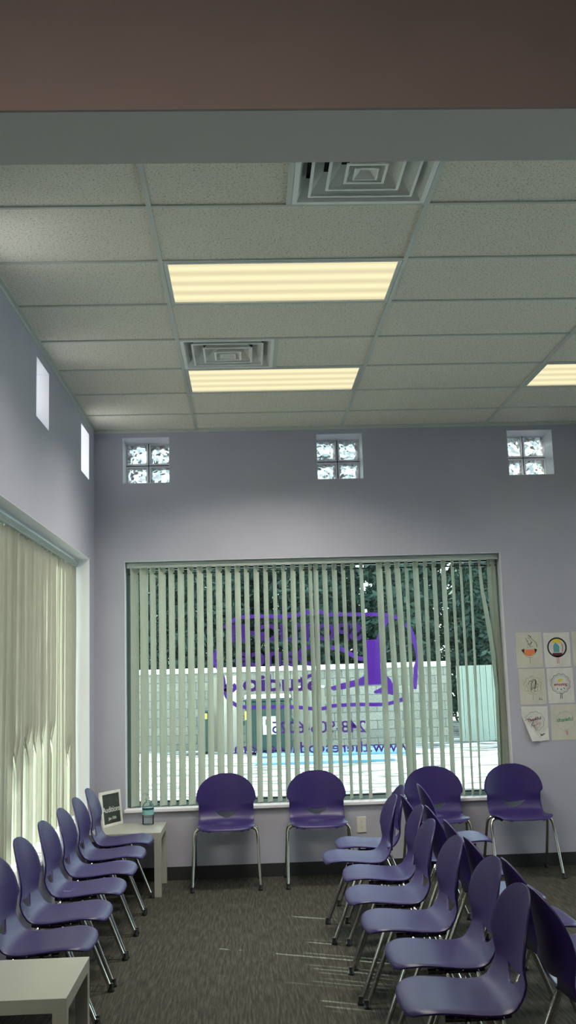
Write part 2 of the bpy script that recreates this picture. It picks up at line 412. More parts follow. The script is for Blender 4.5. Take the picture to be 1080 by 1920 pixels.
# ------------------------------------------------------------------ vertical blinds
def vane_mesh(cent, phis, zs, w=.089, bulge=.011):
    """cent: list of (x, y) per height, phis: angle of the vane in plan"""
    bm = bmesh.new(); rows = []
    for (cx, cy), ph, z in zip(cent, phis, zs):
        s = Vector((math.sin(ph), math.cos(ph), 0)); nn = Vector((-s.y, s.x, 0)); row = []
        for k in range(7):
            t = k/6-.5
            row.append(bm.verts.new(Vector((cx, cy, z)) + s*(w*t) + nn*(bulge*(1-4*t*t))))
        rows.append(row)
    for A, B in zip(rows, rows[1:]):
        for k in range(6): bm.faces.new((A[k], A[k+1], B[k+1], B[k]))
    return bm
def lerp(a, b, t): return a+(b-a)*t
YV = D+.066
bl = thing('vertical_blind', 'open pale vertical blind across the picture window facing the camera', 'blind', (.56, YV, 0))
def loc(o, par): o.location = -par.location; return o
bm = bmesh.new(); box(bm, WIN_B[0]+.012, WIN_B[1]-.012, YV-.026, YV+.022, 2.452, 2.492, .004); loc(obj('headrail', bm, M['rail'], bl), bl)
bm = bmesh.new(); box(bm, WIN_B[0]+.02, WIN_B[1]-.02, YV+.03, YV+.036, 2.40, 2.412); loc(obj('control_rail', bm, M['frame_dark'], bl), bl)
# (top left, top right, bottom left, bottom right) of each vane as measured in the photograph
def c3(v): return 230+v/2.919
def c4(v): return 580+v/2.769
V = [(c3(a), c3(b), c3(c), c3(d)) for a, b, c, d in [(40,88,45,95),(92,140,100,145),(148,180,160,190),(195,235,205,245),(250,283,260,293),
     (300,335,310,348),(353,388,362,400),(405,440,415,455),(458,488,470,505),(508,543,522,560),(560,593,575,608),(612,643,630,665),
     (663,690,685,712),(715,745,740,770),(768,793,795,822),(820,840,850,875),(868,893,895,925),(917,945,945,975),(965,993,1000,1028),(1015,1035,1050,1080)]]
V += [(c4(a), c4(b), c4(c), c4(d)) for a, b, c, d in [(20,45,50,75),(65,92,105,130),(115,142,160,180),(163,185,215,230),(210,232,262,278),(258,278,312,330),
     (345,378,400,430),(390,420,470,500),(440,470,515,550),(495,512,545,565),(535,565,600,630),(590,612,640,655),(635,658,690,715),(683,708,740,765),
     (735,750,800,812),(780,792,850,858),(832,842,890,898)]]
paths = []
for a, b, c, d in V:
    yt, yb = 1062, 1505
    paths.append([((a+b)/2, yt, b-a), ((a+b)/2*.48+(c+d)/2*.52+.3, (yt+yb)/2, (b-a+d-c)/2), ((c+d)/2, yb, d-c)])
paths += [
 [(899,1058,5),(904,1114,6),(913,1162,9),(924,1228,8),(932.5,1311,6),(937,1431,5),(939,1500,5)],
 [(916,1056,7),(921,1129,10),(929.5,1206,11),(938.5,1272,9),(941,1326,7),(943.5,1431,8),(945,1500,8)],
 [(924,1056,9),(930,1151,9),(939,1261,9),(948,1337,10),(953,1431,11),(956,1500,11)]]
for pi, P in enumerate(paths):
    n = 14; cent = []; ph = []; zs = []
    for i in range(n+1):
        y = lerp(P[0][1], P[-1][1], i/n)
        for A, B in zip(P, P[1:]):
            if A[1] <= y <= B[1]+1e-6: break
        t = (y-A[1])/(B[1]-A[1]); px = lerp(A[0], B[0], t); w = lerp(A[2], B[2], t)
        q = aty(px, y, YV)
        az = math.atan2(q.x, YV); sn = min(.97, max(.1, w/228/.089))
        a = az+math.asin(sn)
        if q.x < -.83: a = min(a, .75)
        off = .089*math.sin(a)/2
        x = min(max(q.x, WIN_B[0]+.006+off), WIN_B[1]-.006-off)
        z = 2.452 - (2.452-.557)*i/n
        cent.append((x, YV)); ph.append(a); zs.append(z)
    o = obj('vane', vane_mesh(cent, ph, zs), M['vane'], bl, smooth=60, recalc=False); loc(o, bl)
    bm = bmesh.new(); cx = cent[0][0]; box(bm, cx-.005, cx+.005, YV-.008, YV+.002, 2.440, 2.462)
    loc(obj('hanger_clip', bm, M['screw'], o), bl); o.children[0].location = (0,0,0)

XV = XL-.115
bl2 = thing('vertical_blind', 'closed sunlit cream vertical blind over the tall window behind the left row of chairs', 'blind', (XV, 5.5, 0))
bm = bmesh.new(); box(bm, XV-.024, XV+.022, WIN_L[0]+.012, WIN_L[1]-.015, 2.440, 2.482, .004); loc(obj('headrail', bm, M['rail'], bl2), bl2)
gaps = (7.89, 7.24, 6.90, 6.69, 6.46, 6.11, 6.02)
gap_top = (1.02, 1.15, 1.16, 1.14, 1.16, 1.10, 1.10)
k = 0; y = WIN_L[1]-.06
pair = {}
for g, gt in zip(gaps, gap_top):
    i_ = int((y-g)/.079)          # the two neighbours whose joint is nearest the gap
    pair[i_] = gt; pair[i_+1] = gt
while y > WIN_L[0]+.06:
    n = 44; ph = []; zs = []; cent = []
    base = math.radians(random.gauss(19, 9)); sway = random.gauss(0, .006)
    open_ = pair.get(k)
    flat = abs(y-7.43) < .04
    for i in range(n+1):
        z = 2.440 - (2.440-.56)*i/n
        a = base + math.radians(3*math.sin(i*.18+k))
        if flat: a = math.radians(-24+8*i/n)
        if open_:
            t = min(1, max(0, (open_+.14-z)/.2)); a = lerp(a, math.radians(-28), t)
        ph.append(a); zs.append(z); cent.append((XV, y+sway*i/n))
    o = obj('vane', vane_mesh(cent, ph, zs, bulge=.015), M['vane_left'], bl2, smooth=60, recalc=False); loc(o, bl2)
    bm = bmesh.new(); box(bm, XV-.002, XV+.010, y-.004, y+.004, 2.428, 2.446)
    c_ = obj('hanger_clip', bm, M['screw'], o)
    y -= .079; k += 1

# ------------------------------------------------------------------ text and drawing helpers
def text_mesh(name, s, size, m, parent, mw, bold=.0, extrude=.0006, align='CENTER'):
    cu = bpy.data.curves.new(name, 'FONT'); cu.body = s; cu.size = size; cu.extrude = extrude; cu.offset = bold
    cu.align_x = align; cu.align_y = 'CENTER'; cu.resolution_u = 3
    t = bpy.data.objects.new(name, cu); C.objects.link(t)
    dg = bpy.context.evaluated_depsgraph_get(); me = bpy.data.meshes.new_from_object(t.evaluated_get(dg))
    bpy.data.objects.remove(t); me.materials.clear(); me.materials.append(m)
    me.transform(mw); o = bpy.data.objects.new(name, me); C.objects.link(o)
    if parent: o.parent = parent
    return o
def ribbon(bm, pts, w, mk, closed=False, th=.0008):
    """flat stroke of width w through 2-D pts, mapped by mk(u, v, t)"""
    P = [Vector((p[0], p[1])) for p in pts]; n = len(P); ws = w if isinstance(w, (list, tuple)) else [w]*n; rows = []
    for i, p in enumerate(P):
        a = P[(i-1) % n] if closed or i else P[0]; b = P[(i+1) % n] if closed or i < n-1 else P[-1]
        d = (b-a).normalized(); nn = Vector((-d.y, d.x))*ws[i]/2
        rows.append([bm.verts.new(mk(*(p+nn), 0)), bm.verts.new(mk(*(p-nn), 0)), bm.verts.new(mk(*(p-nn), th)), bm.verts.new(mk(*(p+nn), th))])
    pairs = list(zip(rows, rows[1:])) + ([(rows[-1], rows[0])] if closed else [])
    for A, B in pairs:
        for k in range(4): bm.faces.new((A[k], A[(k+1) % 4], B[(k+1) % 4], B[k]))
    if not closed:
        bm.faces.new(rows[0]); bm.faces.new(list(reversed(rows[-1])))
def poly(bm, pts, mk, th=.0008):
    a = [bm.verts.new(mk(u, v, 0)) for u, v in pts]; b = [bm.verts.new(mk(u, v, th)) for u, v in pts]
    bm.faces.new(a); bm.faces.new(list(reversed(b))); n = len(a)
    for k in range(n): bm.faces.new((a[k], a[(k+1) % n], b[(k+1) % n], b[k]))

# ------------------------------------------------------------------ window lettering (vinyl on the outside of the glass, read from behind)
YD = GB_Y+.0065
dec = thing('window_lettering', 'purple vinyl emblem and mirrored lettering stuck on the picture window glass', 'window sign', (.3, YD, 1.5))
mkD = lambda px, py, t: (lambda q: Vector((q.x, YD+t, q.z))-dec.location)(aty(px, py, YD))
def stroke(name, pts, w, closed=False, sm=True):
    if sm: pts = [(p.x, p.y) for p in smooth_path([(a, b, 0) for a, b in pts], 5)]
    bm = bmesh.new(); ribbon(bm, pts, w, mkD, closed); return obj(name, bm, M['vinyl'], dec)
def shape(name, pts):
    bm = bmesh.new(); poly(bm, pts, mkD); return obj(name, bm, M['vinyl'], dec)
stroke('emblem_outline', [(433,1166),(451,1157.6),(490,1155.5),(540,1155),(565,1151),(583,1147),(600,1147),(617,1152),(665,1152),(707,1152),(726,1153),(748,1159)], 7)
stroke('emblem_outline', [(761,1168),(768,1178),(775,1196),(783,1224),(784,1236),(780,1250),(779,1270),(777,1292)], [6,7,8,10,12,12,10,8,7,6,6,7]*10 if False else 8)
stroke('emblem_outline', [(412,1212),(401,1235),(409,1254),(418,1270),(421,1290),(425,1306),(438,1319),(455,1325.6),(500,1326),(549,1325.6),(587,1329),(609,1328),(624,1323.5),(670,1321),(718,1320.7),(741,1316),(757,1310)], 7)
shape('boot_emblem', [(687,1199.4),(711,1199),(713,1240),(715,1283.7),(690.7,1284.6),(672,1285.6),(655.6,1290),(636,1294),(624,1295),(619,1288),(634,1283),(655.6,1277),(672,1273.5),(681,1268),(688,1250)])
shape('boot_emblem', [(717,1262),(726,1267),(733,1275),(738,1286),(741,1297),(739,1304),(727.8,1301),(702,1300),(701,1296),(715,1289)])
stroke('boot_emblem', [(621,1215),(634,1215),(648,1221),(660,1228),(672,1234),(686,1236)], 8)
shape('boot_emblem', [(718,1157),(729,1158),(728,1166),(722,1178),(716,1186),(711,1199),(706,1199),(712,1180)])
for px, py in ((424,1289),(437,1289)): stroke('emblem_outline', [(px,py-6),(px+4,py),(px-2,py+7)], 7)
def dtext(s, x0, x1, yc, hpx, bold=.002):
    a = aty(x0, yc, YD); b = aty(x1, yc, YD)
    o = text_mesh('lettering', s, hpx/226*1.35, M['vinyl'], dec, Matrix.Identity(4), bold)
    xs = [v.co.x for v in o.data.vertices]; ys = [v.co.y for v in o.data.vertices]
    sx = (b.x-a.x)/(max(xs)-min(xs)); mx_ = (max(xs)+min(xs))/2; my = (max(ys)+min(ys))/2
    sy = hpx/226/(max(ys)-min(ys)); tilt = (b.z-a.z)/(b.x-a.x)
    for v in o.data.vertices:
        X = -(v.co.x-mx_)*sx; Z = (v.co.y-my)*sy + X*tilt*.6
        v.co = Vector(((a.x+b.x)/2+X, YD+v.co.z, (a.z+b.z)/2+Z)) - dec.location
    return o
dtext('SPOTLIGHT', 420, 678, 1186, 34, .008)
dtext('Dance', 440, 600, 1230, 40, .006)
dtext('Studio', 455, 600, 1280, 32, .006)
dtext('248-906-6025', 510, 686, 1363, 22, .001)
dtext('www.therescodance.com', 440, 768, 1401, 20, .001)

# ------------------------------------------------------------------ children's drawings on the wall
def mkP(x, z, off=0): return lambda u, v, t: Vector((u, -.0022-off-t, v))
def paper(label, x, z, m, w=.215, h=.28, rot=0, curl=0, corner=None):
    t = thing('taped_drawing', label, 'drawing', (x, D, z), 0)
    t.rotation_euler = (0, rot, 0)
    bm = bmesh.new(); n = 12; vs = []
    for i in range(n+1):
        row = []
        for j in range(n+1):
            u = (i/n-.5)*w; v = (j/n-.5)*h; y = -.0012
            e = max(0, .35-j/n)/.35; y -= curl*e*e*.6
            if corner:
                c = max(0, (1-i/n)+(1-j/n)-1.25)/.75 if corner == 'left' else 0
                u += .07*c; y -= .03*c
                c2 = max(0, (i/n)+(1-j/n)-1.6)/.4
                y -= .012*c2; v += .006*c2
            row.append(bm.verts.new((u, y, v)))
        vs.append(row)
    for i in range(n):
        for j in range(n): bm.faces.new((vs[i][j], vs[i+1][j], vs[i+1][j+1], vs[i][j+1]))
    obj('sheet', bm, m, t)
    return t
def draw(t, pts, w, m, closed=False, sm=True, off=0):
    if sm: pts = [(p.x, p.y) for p in smooth_path([(a, b, 0) for a, b in pts], 4)]
    bm = bmesh.new(); ribbon(bm, pts, w, mkP(0,0,off), closed, .0003); return obj('pen_line', bm, M['ink_'+m], t)
def blob(t, pts, m, off=0, name='coloured_patch'):
    bm = bmesh.new(); poly(bm, pts, mkP(0,0,off), .0003); return obj(name, bm, M['ink_'+m], t)
def circ(r, n=24, cx=0, cy=0, wob=0, k=9, rx=1): return [(cx+(r+wob*math.sin(k*2*PI*i/n))*math.cos(2*PI*i/n)*rx, cy+(r+wob*math.sin(k*2*PI*i/n))*math.sin(2*PI*i/n)) for i in range(n)]
def ptext(t, s, size, x, y, m, rot=0):
    mw = Matrix.Translation((x, -.003, y)) @ Matrix.Rotation(-rot, 4, 'Y') @ Matrix.Rotation(PI/2, 4, 'X')
    return text_mesh('handwriting', s, size, M['ink_'+m], t, mw, .0003, .0002)
rnd = random.Random(3)
# 1 top left: orange bowl shape
t = paper('taped drawing of an orange bowl shape with black corners, top row beside the window', 2.300, 1.695, M['paper_cream'], h=.285)
blob(t, [(-.05,.005)]+[(.052*math.cos(a), .005-.055*math.sin(a)) for a in [PI-PI*k/10 for k in range(11)]]+[(.05,.005)], 'orange')
blob(t, [(-.065,.002),(-.04,.012),(-.045,-.028)], 'ink', .0004); blob(t, [(.065,.002),(.042,.012),(.047,-.028)], 'ink', .0004)
for k in range(14): draw(t, [(rnd.uniform(-.03,.03), rnd.uniform(.02,.11)) for _ in range(1)]*1+[(rnd.uniform(-.025,.03), rnd.uniform(.02,.11))], .003, 'ink', sm=False) if k < 5 else draw(t, [(a:=rnd.uniform(-.03,.03), b:=rnd.uniform(.02,.12)), (a+.006, b-.004)], .004, 'ink', sm=False)
draw(t, [(0,.122),(.03,.085),(.058,.058),(.066,.02)], .003, 'ink'); draw(t, [(0,-.055),(.002,-.11)], .003, 'olive'); draw(t, [(-.06,-.01),(-.03,-.052),(.02,-.058),(.06,-.012)], .002, 'olive')
# 2 top right: dark ring with yellow top
t = paper('taped drawing of a black ring with a yellow arch inside, top row', 2.530, 1.690, M['paper'], h=.28)
draw(t, circ(.075, 24, 0, .02, rx=1.0)+[circ(.075,24,0,.02)[0]], .012, 'ink', closed=False)
blob(t, [(-.045,.055),(-.03,.08),(0,.09),(.03,.08),(.045,.05),(.02,.055),(0,.062),(-.02,.055)], 'yellow')
blob(t, [(-.03,-.02),(-.03,.035),(-.012,.06),(.005,.045),(.018,.03),(.018,-.02)], 'teal'); blob(t, [(-.045,-.025),(.045,-.025),(.03,-.05),(0,-.06),(-.03,-.05)], 'maroon')
draw(t, [(.04,.05),(.045,.02),(.04,-.02)], .005, 'red'); draw(t, [(-.006,-.06),(-.006,-.11)], .005, 'pink'); draw(t, [(.008,-.06),(.008,-.11)], .005, 'pink')
# 3 mid left: olive scribbles
t = paper('taped drawing of a pale olive scribbled wreath, middle row beside the window', 2.308, 1.40, M['paper_cream'], h=.285)
draw(t, circ(.07, 40, 0, .01, .006, 9), .002, 'olive', True); draw(t, circ(.045, 40, 0, .0, .006, 7), .002, 'grey', True)
for k in range(4): draw(t, [(rnd.uniform(-.04,.04), rnd.uniform(-.04,.05)) for _ in range(6)], .0018, 'ink' if k % 2 else 'grey')
draw(t, [(0,-.06),(-.004,-.11)], .002, 'olive'); ptext(t, 'AL', .03, .06, -.10, 'grey')
# 4 mid right: scalloped wreath with orange writing
t = paper('taped drawing of a scalloped grey wreath around orange writing, middle row', 2.538, 1.402, M['paper'], h=.28)
draw(t, circ(.078, 60, 0, .015, .004, 12), .004, 'grey', True); draw(t, circ(.066, 60, 0, .015, .004, 12), .002, 'teal', True)
blob(t, [(-.025,.04),(-.005,.055),(.02,.05),(.012,.035),(-.015,.03)], 'yellow'); ptext(t, 'amazing', .034, 0, .01, 'red')
for p in ((-.03,-.02),(.0,-.025),(.025,-.018)): draw(t, [p, (p[0]+.006, p[1]-.012)], .005, 'ink', sm=False)
for p in (-.006,.006): draw(t, [(p,-.06),(p,-.105)], .004, 'ink', sm=False)
# 5 bottom left: curled sheet
t = paper('curled white drawing with a lifted lower left corner, bottom row beside the window', 2.308, 1.105, M['paper'], h=.275, rot=.02, corner='left')
draw(t, circ(.075, 40, 0, .02, .004, 10), .0018, 'grey', True); ptext(t, 'Thankful', .034, -.005, .035, 'maroon', .2)
for k in range(5): draw(t, [(rnd.uniform(-.05,.05), rnd.uniform(-.05,.06)) for _ in range(5)], .0016, 'pink' if k % 2 else 'grey')
ptext(t, 'fam', .026, .06, -.085, 'ink', .4)
# 6 bottom right: green word
t = paper('taped cream drawing with one green handwritten word, bottom row', 2.546, 1.11, M['paper_cream'], h=.28, rot=.01)
ptext(t, 'thankful', .042, .01, .02, 'green', .08); draw(t, circ(.075, 40, .01, .01, .003, 10), .0012, 'olive', True); draw(t, [(.02,-.07),(.022,-.10)], .012, 'pink', sm=False)
t = paper('taped sheet at the right edge of the top row, mostly cut off', 2.765, 1.695, M['paper_cream'], h=.28)

# ------------------------------------------------------------------ wall outlet
t = thing('wall_outlet', 'ivory double wall outlet under the picture window', 'outlet', (.872, D, .368))
bm = bmesh.new(); box(bm, -.037, .037, -.006, 0, -.06, .06, .002); obj('cover_plate', bm, M['outlet'], t)
for s in (-1, 1):
    bm = bmesh.new(); lathe(bm, [(.0165,-.0045),(.0165,0)], 0, 0, 20)
    bmesh.ops.transform(bm, matrix=Matrix.Translation((0,-.0095+.004,s*.022)) @ Matrix.Rotation(PI/2, 4, 'X'), verts=bm.verts)
    r_ = obj('socket', bm, M['outlet'], t)
    bm = bmesh.new()
    box(bm, -.0075, -.0055, -.0066, -.0054, s*.022-.001, s*.022+.008); box(bm, .0055, .0075, -.0066, -.0054, s*.022-.001, s*.022+.008)
    box(bm, -.002, .002, -.0066, -.0054, s*.022-.010, s*.022-.006); obj('slot', bm, M['slot'], r_)
bm = bmesh.new(); box(bm, -.002, .002, -.008, -.006, -.002, .002); obj('screw', bm, M['screw'], t)

# ------------------------------------------------------------------ ceiling lights and vents
def light_fixture(x, y, label, LAMP_W):
    t = thing('ceiling_light', label, 'ceiling light', (x+T/2, y+TY/2, HC), 0, 'fluorescent ceiling troffers')
    a, b = T/2-.013, TY/2-.013
    bm = bmesh.new(); mk = lambda u, v, t_: (u, v, t_)
    ring(bm, mk, -a, a, -b, b, .02, -.002, .05); obj('frame', bm, M['diff_frame'], t)
    bm = bmesh.new(); box(bm, -a+.02, a-.02, -b+.02, b-.02, .004, .01); obj('diffuser', bm, M['diffuser'], t)
    bm = bmesh.new(); box(bm, -a, a, -b, b, .05, .06); obj('housing', bm, M['diff_frame'], t)
    la = bpy.data.lights.new('fluorescent_tubes', 'AREA'); la.shape = 'RECTANGLE'; la.size = 2*a-.05; la.size_y = 2*b-.05
    la.energy = LAMP_W; la.color = (1, .93, .80); la.spread = math.radians(136)
    lo = bpy.data.objects.new('fluorescent_tubes', la); C.objects.link(lo); lo.parent = t; lo.location = (0, 0, .002)
LB = ['lit cream ceiling light nearest the camera, between the two vents', 'lit cream ceiling light beside the farther vent', 'lit cream ceiling light cut off by the right edge of the photo',
      'added fill ceiling light out at the right, unseen, level with the nearest one', 'added fill ceiling light in the far right ceiling, unseen', 'added fill ceiling light in the near right ceiling, unseen']  # last three lights are unseen, added to fill the right of the room
for (x, y), l, p_ in zip(lights, LB, (20, 30, 5, 5, 6, 6)): light_fixture(x, y, l, p_)
def vent(x, y, label):
    t = thing('ceiling_vent', label, 'ceiling vent', (x+T/4, y+TY/2, HC))
    h = T/4-.013
    def frust(bm, r0, z0, r1, z1, th=.006):
        for (ra, rb, za, zb) in ((r0, r1, z0, z1),):
            A = [(-ra,-ra),(ra,-ra),(ra,ra),(-ra,ra)]; B = [(-rb,-rb),(rb,-rb),(rb,rb),(-rb,rb)]
            va = [bm.verts.new((p[0], p[1], za)) for p in A]; vb = [bm.verts.new((p[0], p[1], zb)) for p in B]
            for k in range(4): bm.faces.new((va[k], va[(k+1) % 4], vb[(k+1) % 4], vb[k]))
    bm = bmesh.new(); ring(bm, lambda u, v, t_: (u, v, t_), -h, h, -h, h, .022, -.003, .012)
    frust(bm, h-.022, -.003, h-.062, .088); obj('frame', bm, M['vent'], t)
    for r0, z0 in ((.225, -.004), (.155, -.008), (.085, -.012)):
        bm = bmesh.new()
        ring(bm, lambda u, v, t_: (u, v, t_), -r0, r0, -r0, r0, .012, z0, z0+.006)
        frust(bm, r0-.006, z0+.006, r0-.066, z0+.085); obj('louver_cone', bm, M['vent'], t)
    bm = bmesh.new(); frust(bm, .045, -.012, .02, .012); box(bm, -.02, .02, -.02, .02, .012, .016)
    ring(bm, lambda u, v, t_: (u, v, t_), -.05, .05, -.05, .05, .006, -.014, -.009); obj('centre_cone', bm, M['vent'], t)
    bm = bmesh.new(); box(bm, -h, h, -h, h, .10, .11); obj('duct_box', bm, M['duct'], t)
    bm = bmesh.new(); ring(bm, lambda u, v, t_: (u, v, t_), -h, h, -h, h, .004, .013, .10); obj('duct_collar', bm, M['duct'], t)
vent(*vents[0], 'square louvered ceiling vent nearest the camera, half hidden by the header')
vent(*vents[1], 'square louvered ceiling vent beside the farther ceiling light')

# ------------------------------------------------------------------ chair
def make_chair(label):
    t = thing('stacking_chair', label, 'chair')
    prof = smooth_path([(.227,.428,0),(.223,.439,0),(.203,.449,0),(.150,.455,0),(.08,.452,0),(0,.444,0),(-.07,.440,0),(-.122,.447,0),(-.163,.475,0),
                        (-.187,.520,0),(-.198,.575,0),(-.205,.625,0),(-.213,.680,0),(-.224,.745,0),(-.236,.806,0)], 8)
    # arc length resample
    Ls = [0]
    for a, b in zip(prof, prof[1:]): Ls.append(Ls[-1]+(b-a).length)
    tot = Ls[-1]
    def at(s):
        s = min(max(s, 0), tot)
        for i in range(len(prof)-1):
            if Ls[i+1] >= s:
                return prof[i].lerp(prof[i+1], (s-Ls[i])/max(1e-9, Ls[i+1]-Ls[i]))
        return prof[-1]
    def half(s, p):
        # seat front rounding
        hw = .213
        if s < .11: hw = .213*(1-(1-max(s,0)/.11)**2.6)**(1/2.6)*.45+.213*.55 if s > 0 else .213*.55
        z = p.y
        if p.x < -.14 or z > .5:
            # waist then wider rounded top
            if z <= .585: hw = lerp(.213, .211, min(1, (z-.44)/.12))
            elif z <= .615: u = (z-.585)/.03; hw = lerp(.211, .231, u*u*(3-2*u))
            else: hw = .231*(max(0, 1-((z-.615)/.1925)**2.25))**(1/2.1)
        return hw
    NU = 28
    ss = []
    s = 0
    while s < tot-.035: ss.append(s); s += .011
    rem = tot-ss[-1]
    ss += [ss[-1]+rem*math.sin(PI/2*k/9) for k in range(1, 10)]
    bm = bmesh.new(); rows = []
    for s in ss:
        p = at(s); q = at(s+.004)-at(s-.004); tan = q.normalized(); nrm = Vector((-tan.y, tan.x, 0))   # in (y,z)
        if nrm.y < 0 and p.y < .46: nrm = -nrm
        hw = max(half(s, p), .012)
        row = []
        back = min(1, max(0, (p.y-.46)/.12))
        for i in range(NU+1):
            u = 2*i/NU-1
            x = u*hw
            e = (abs(x)/.23)
            lift = lerp(.006*e*e, 0, back)                       # seat dish
            if abs(u) > .86 and back < .5 : lift -= .006*((abs(u)-.86)/.14)**2*(1-back)
            yy = p.x + back*.045*e*e
            dz = lift + (1-back)*0
            mid = max(0, 1-abs(p.y-.47)/.06) if p.x < 0 else 0    # side wings wrap forward at the bend
            yy += mid*.018*e*e
            # front edge rounds back at the sides
            if s < .16: yy -= .040*(e**3)*(1-s/.16)
            row.append(bm.verts.new((x, yy, p.y+dz)))
        rows.append(row)
    for A, B in zip(rows, rows[1:]):
        for k in range(NU): bm.faces.new((A[k], A[k+1], B[k+1], B[k]))
    bmesh.ops.recalc_face_normals(bm, faces=bm.faces)
    me = bpy.data.meshes.new('seat_shell'); bm.to_mesh(me); bm.free(); me.materials.append(M['shell'])
    o = bpy.data.objects.new('seat_shell', me); C.objects.link(o)
    sm = o.modifiers.new('s', 'SOLIDIFY'); sm.thickness = .007; sm.offset = 0
    # smile-shaped hand hole
    bm = bmesh.new(); top = [(-.092+.184*k/14, .530-.010*math.sin(PI*k/14)) for k in range(15)]
    bot = [(.092-.184*k/14, .530-.050*math.sin(PI*k/14)**.8) for k in range(1, 14)]
    pts = top+bot; a = [bm.verts.new((x, -.30, z)) for x, z in pts]; b = [bm.verts.new((x, -.05, z)) for x, z in pts]
    bm.faces.new(a); bm.faces.new(list(reversed(b)))
    for k in range(len(pts)): bm.faces.new((a[k], b[k], b[(k+1) % len(pts)], a[(k+1) % len(pts)]))
    bmesh.ops.recalc_face_normals(bm, faces=bm.faces)
    mc = bpy.data.meshes.new('cut'); bm.to_mesh(mc); bm.free(); co = bpy.data.objects.new('cut', mc); C.objects.link(co)
    bo = o.modifiers.new('b', 'BOOLEAN'); bo.object = co; bo.operation = 'DIFFERENCE'; bo.solver = 'EXACT'
    bv = o.modifiers.new('v', 'BEVEL'); bv.width = .002; bv.segments = 2; bv.limit_method = 'ANGLE'; bv.angle_limit = math.radians(50)
    dg = bpy.context.evaluated_depsgraph_get(); dg.update()
    me2 = bpy.data.meshes.new_from_object(o.evaluated_get(dg)); me2.name = 'seat_shell'
    bpy.data.objects.remove(o); bpy.data.objects.remove(co)
    for p in me2.polygons: p.use_smooth = True
    me2.set_sharp_from_angle(angle=math.radians(48))
    me2.materials.clear(); me2.materials.append(M['shell'])
    o = bpy.data.objects.new('seat_shell', me2); C.objects.link(o); o.parent = t
    # legs: each a bent tube leaving the under-seat frame sideways
    for sx in (-1, 1):
        for fr in (1, 0):
            y0, y1 = (.03, .200) if fr else (-.085, -.262)
            g = lambda z: lerp(y0, y1, (.42-z)/.42)
            pts = smooth_path([(sx*.165, y0, .424), (sx*.198, y0+.002, .425), (sx*.222, g(.412), .412), (sx*.234, g(.385), .385), (sx*.238, g(.34), .34)], 4)
            pts.append(Vector((sx*.249, g(.022), .022)))
            bm = bmesh.new(); tube(bm, pts, .0112, 12); lg = obj('leg', bm, M['chrome'], t, smooth=50)
            bm = bmesh.new(); lathe(bm, [(.016,0),(.018,.003),(.017,.012),(.0135,.018),(.0130,.040)], sx*.249, g(.01), 14); obj('foot_glide', bm, M['black'], lg, smooth=40)
    bm = bmesh.new()
    for sx in (-1, 1):
        tube(bm, [(sx*.168, .10, .424), (sx*.168, .03, .424), (sx*.168, -.085, .423), (sx*.160, -.12, .427)], .011, 8)
    for y in (.03, -.085): tube(bm, [(-.168, y, .424), (.168, y, .424)], .0095, 8)
    obj('seat_frame', bm, M['black_steel'], t, smooth=50)
    for sx in (-1, 1):
        for y in (.065, -.03):
            bm = bmesh.new(); box(bm, sx*.185-.006, sx*.185+.006, y-.006, y+.006, .426, .436, .002); obj('bolt_head', bm, M['screw'], t)
    for sx in (-1, 1):
        bm = bmesh.new(); box(bm, sx*.19-.010, sx*.19+.006, -.03, .075, .424, .432, .002); obj('bracket', bm, M['black_steel'], t)
    return t
chairs = []
def put(x, y, rz, label, group):
    if not chairs: t = make_chair(label)
    else: t = copy_tree(chairs[0])
    t.location = (x, y, 0); t.rotation_euler = (0, 0, rz); t['label'] = label; t['group'] = group; chairs.append(t); return t
# local +y is the front
G1 = 'purple chairs under the picture window'
for x, a, l in ((-.190, 0, 'purple plastic chair under the picture window, first right of the white table'), (.512, 0, 'purple plastic chair under the picture window just left of the wall outlet'),
             (1.43, .0, 'purple plastic chair under the picture window, half hidden behind the double row'), (2.062, .0, 'purple plastic chair standing against the wall below the taped drawings')):
    put(x, 8.125, PI+a, l, G1)
G2 = 'purple chairs in the row along the left window'
ln = ['beside the chalkboard table', 'second out from the chalkboard table', 'third out from the chalkboard table', 'third back from the near white table',
      'second back from the near white table', 'behind the near white table, cut by left edge']
for y, dx, l in zip((7.565, 7.02, 6.47, 5.93, 5.35, 4.80), (0, 0, 0, -.003, -.006, 0), ln):
    put(-.920+dx, y, -PI/2, 'purple chair in the left row, '+l, G2)
G3 = 'purple chairs facing left in the double row'
ln = ['farthest, closest to the picture window', 'second from the picture window', 'third from the picture window', 'middle of its seven', 'third from the camera', 'second from the camera', 'nearest the camera']
row1 = [(.785,7.08,.02),(.665,6.58,0),(.738,6.04,-.03),(.700,5.465,0),(.722,4.905,0),(.762,4.345,.01),(.727,3.795,0)]
for (x, y, a), l in zip(row1, ln): put(x, y, PI/2+a, 'purple chair facing left in the double row, '+l, G3)
G4 = 'purple chairs facing right in the double row'
ln = ['farthest, with its blue-lit seat near the window', 'second from the picture window', 'third from the picture window', 'middle of its seven', 'third from the camera', 'second from the camera', 'nearest the camera, with dark back']
row2 = [(1.362,7.13,0),(1.165,6.545,0),(1.225,6.0,0),(1.222,5.42,0),(1.212,4.86,0),(1.248,4.30,0),(1.208,3.75,0)]
for (x, y, a), l in zip(row2, ln): put(x, y, -PI/2+a, 'purple chair facing right in the double row, '+l, G4)

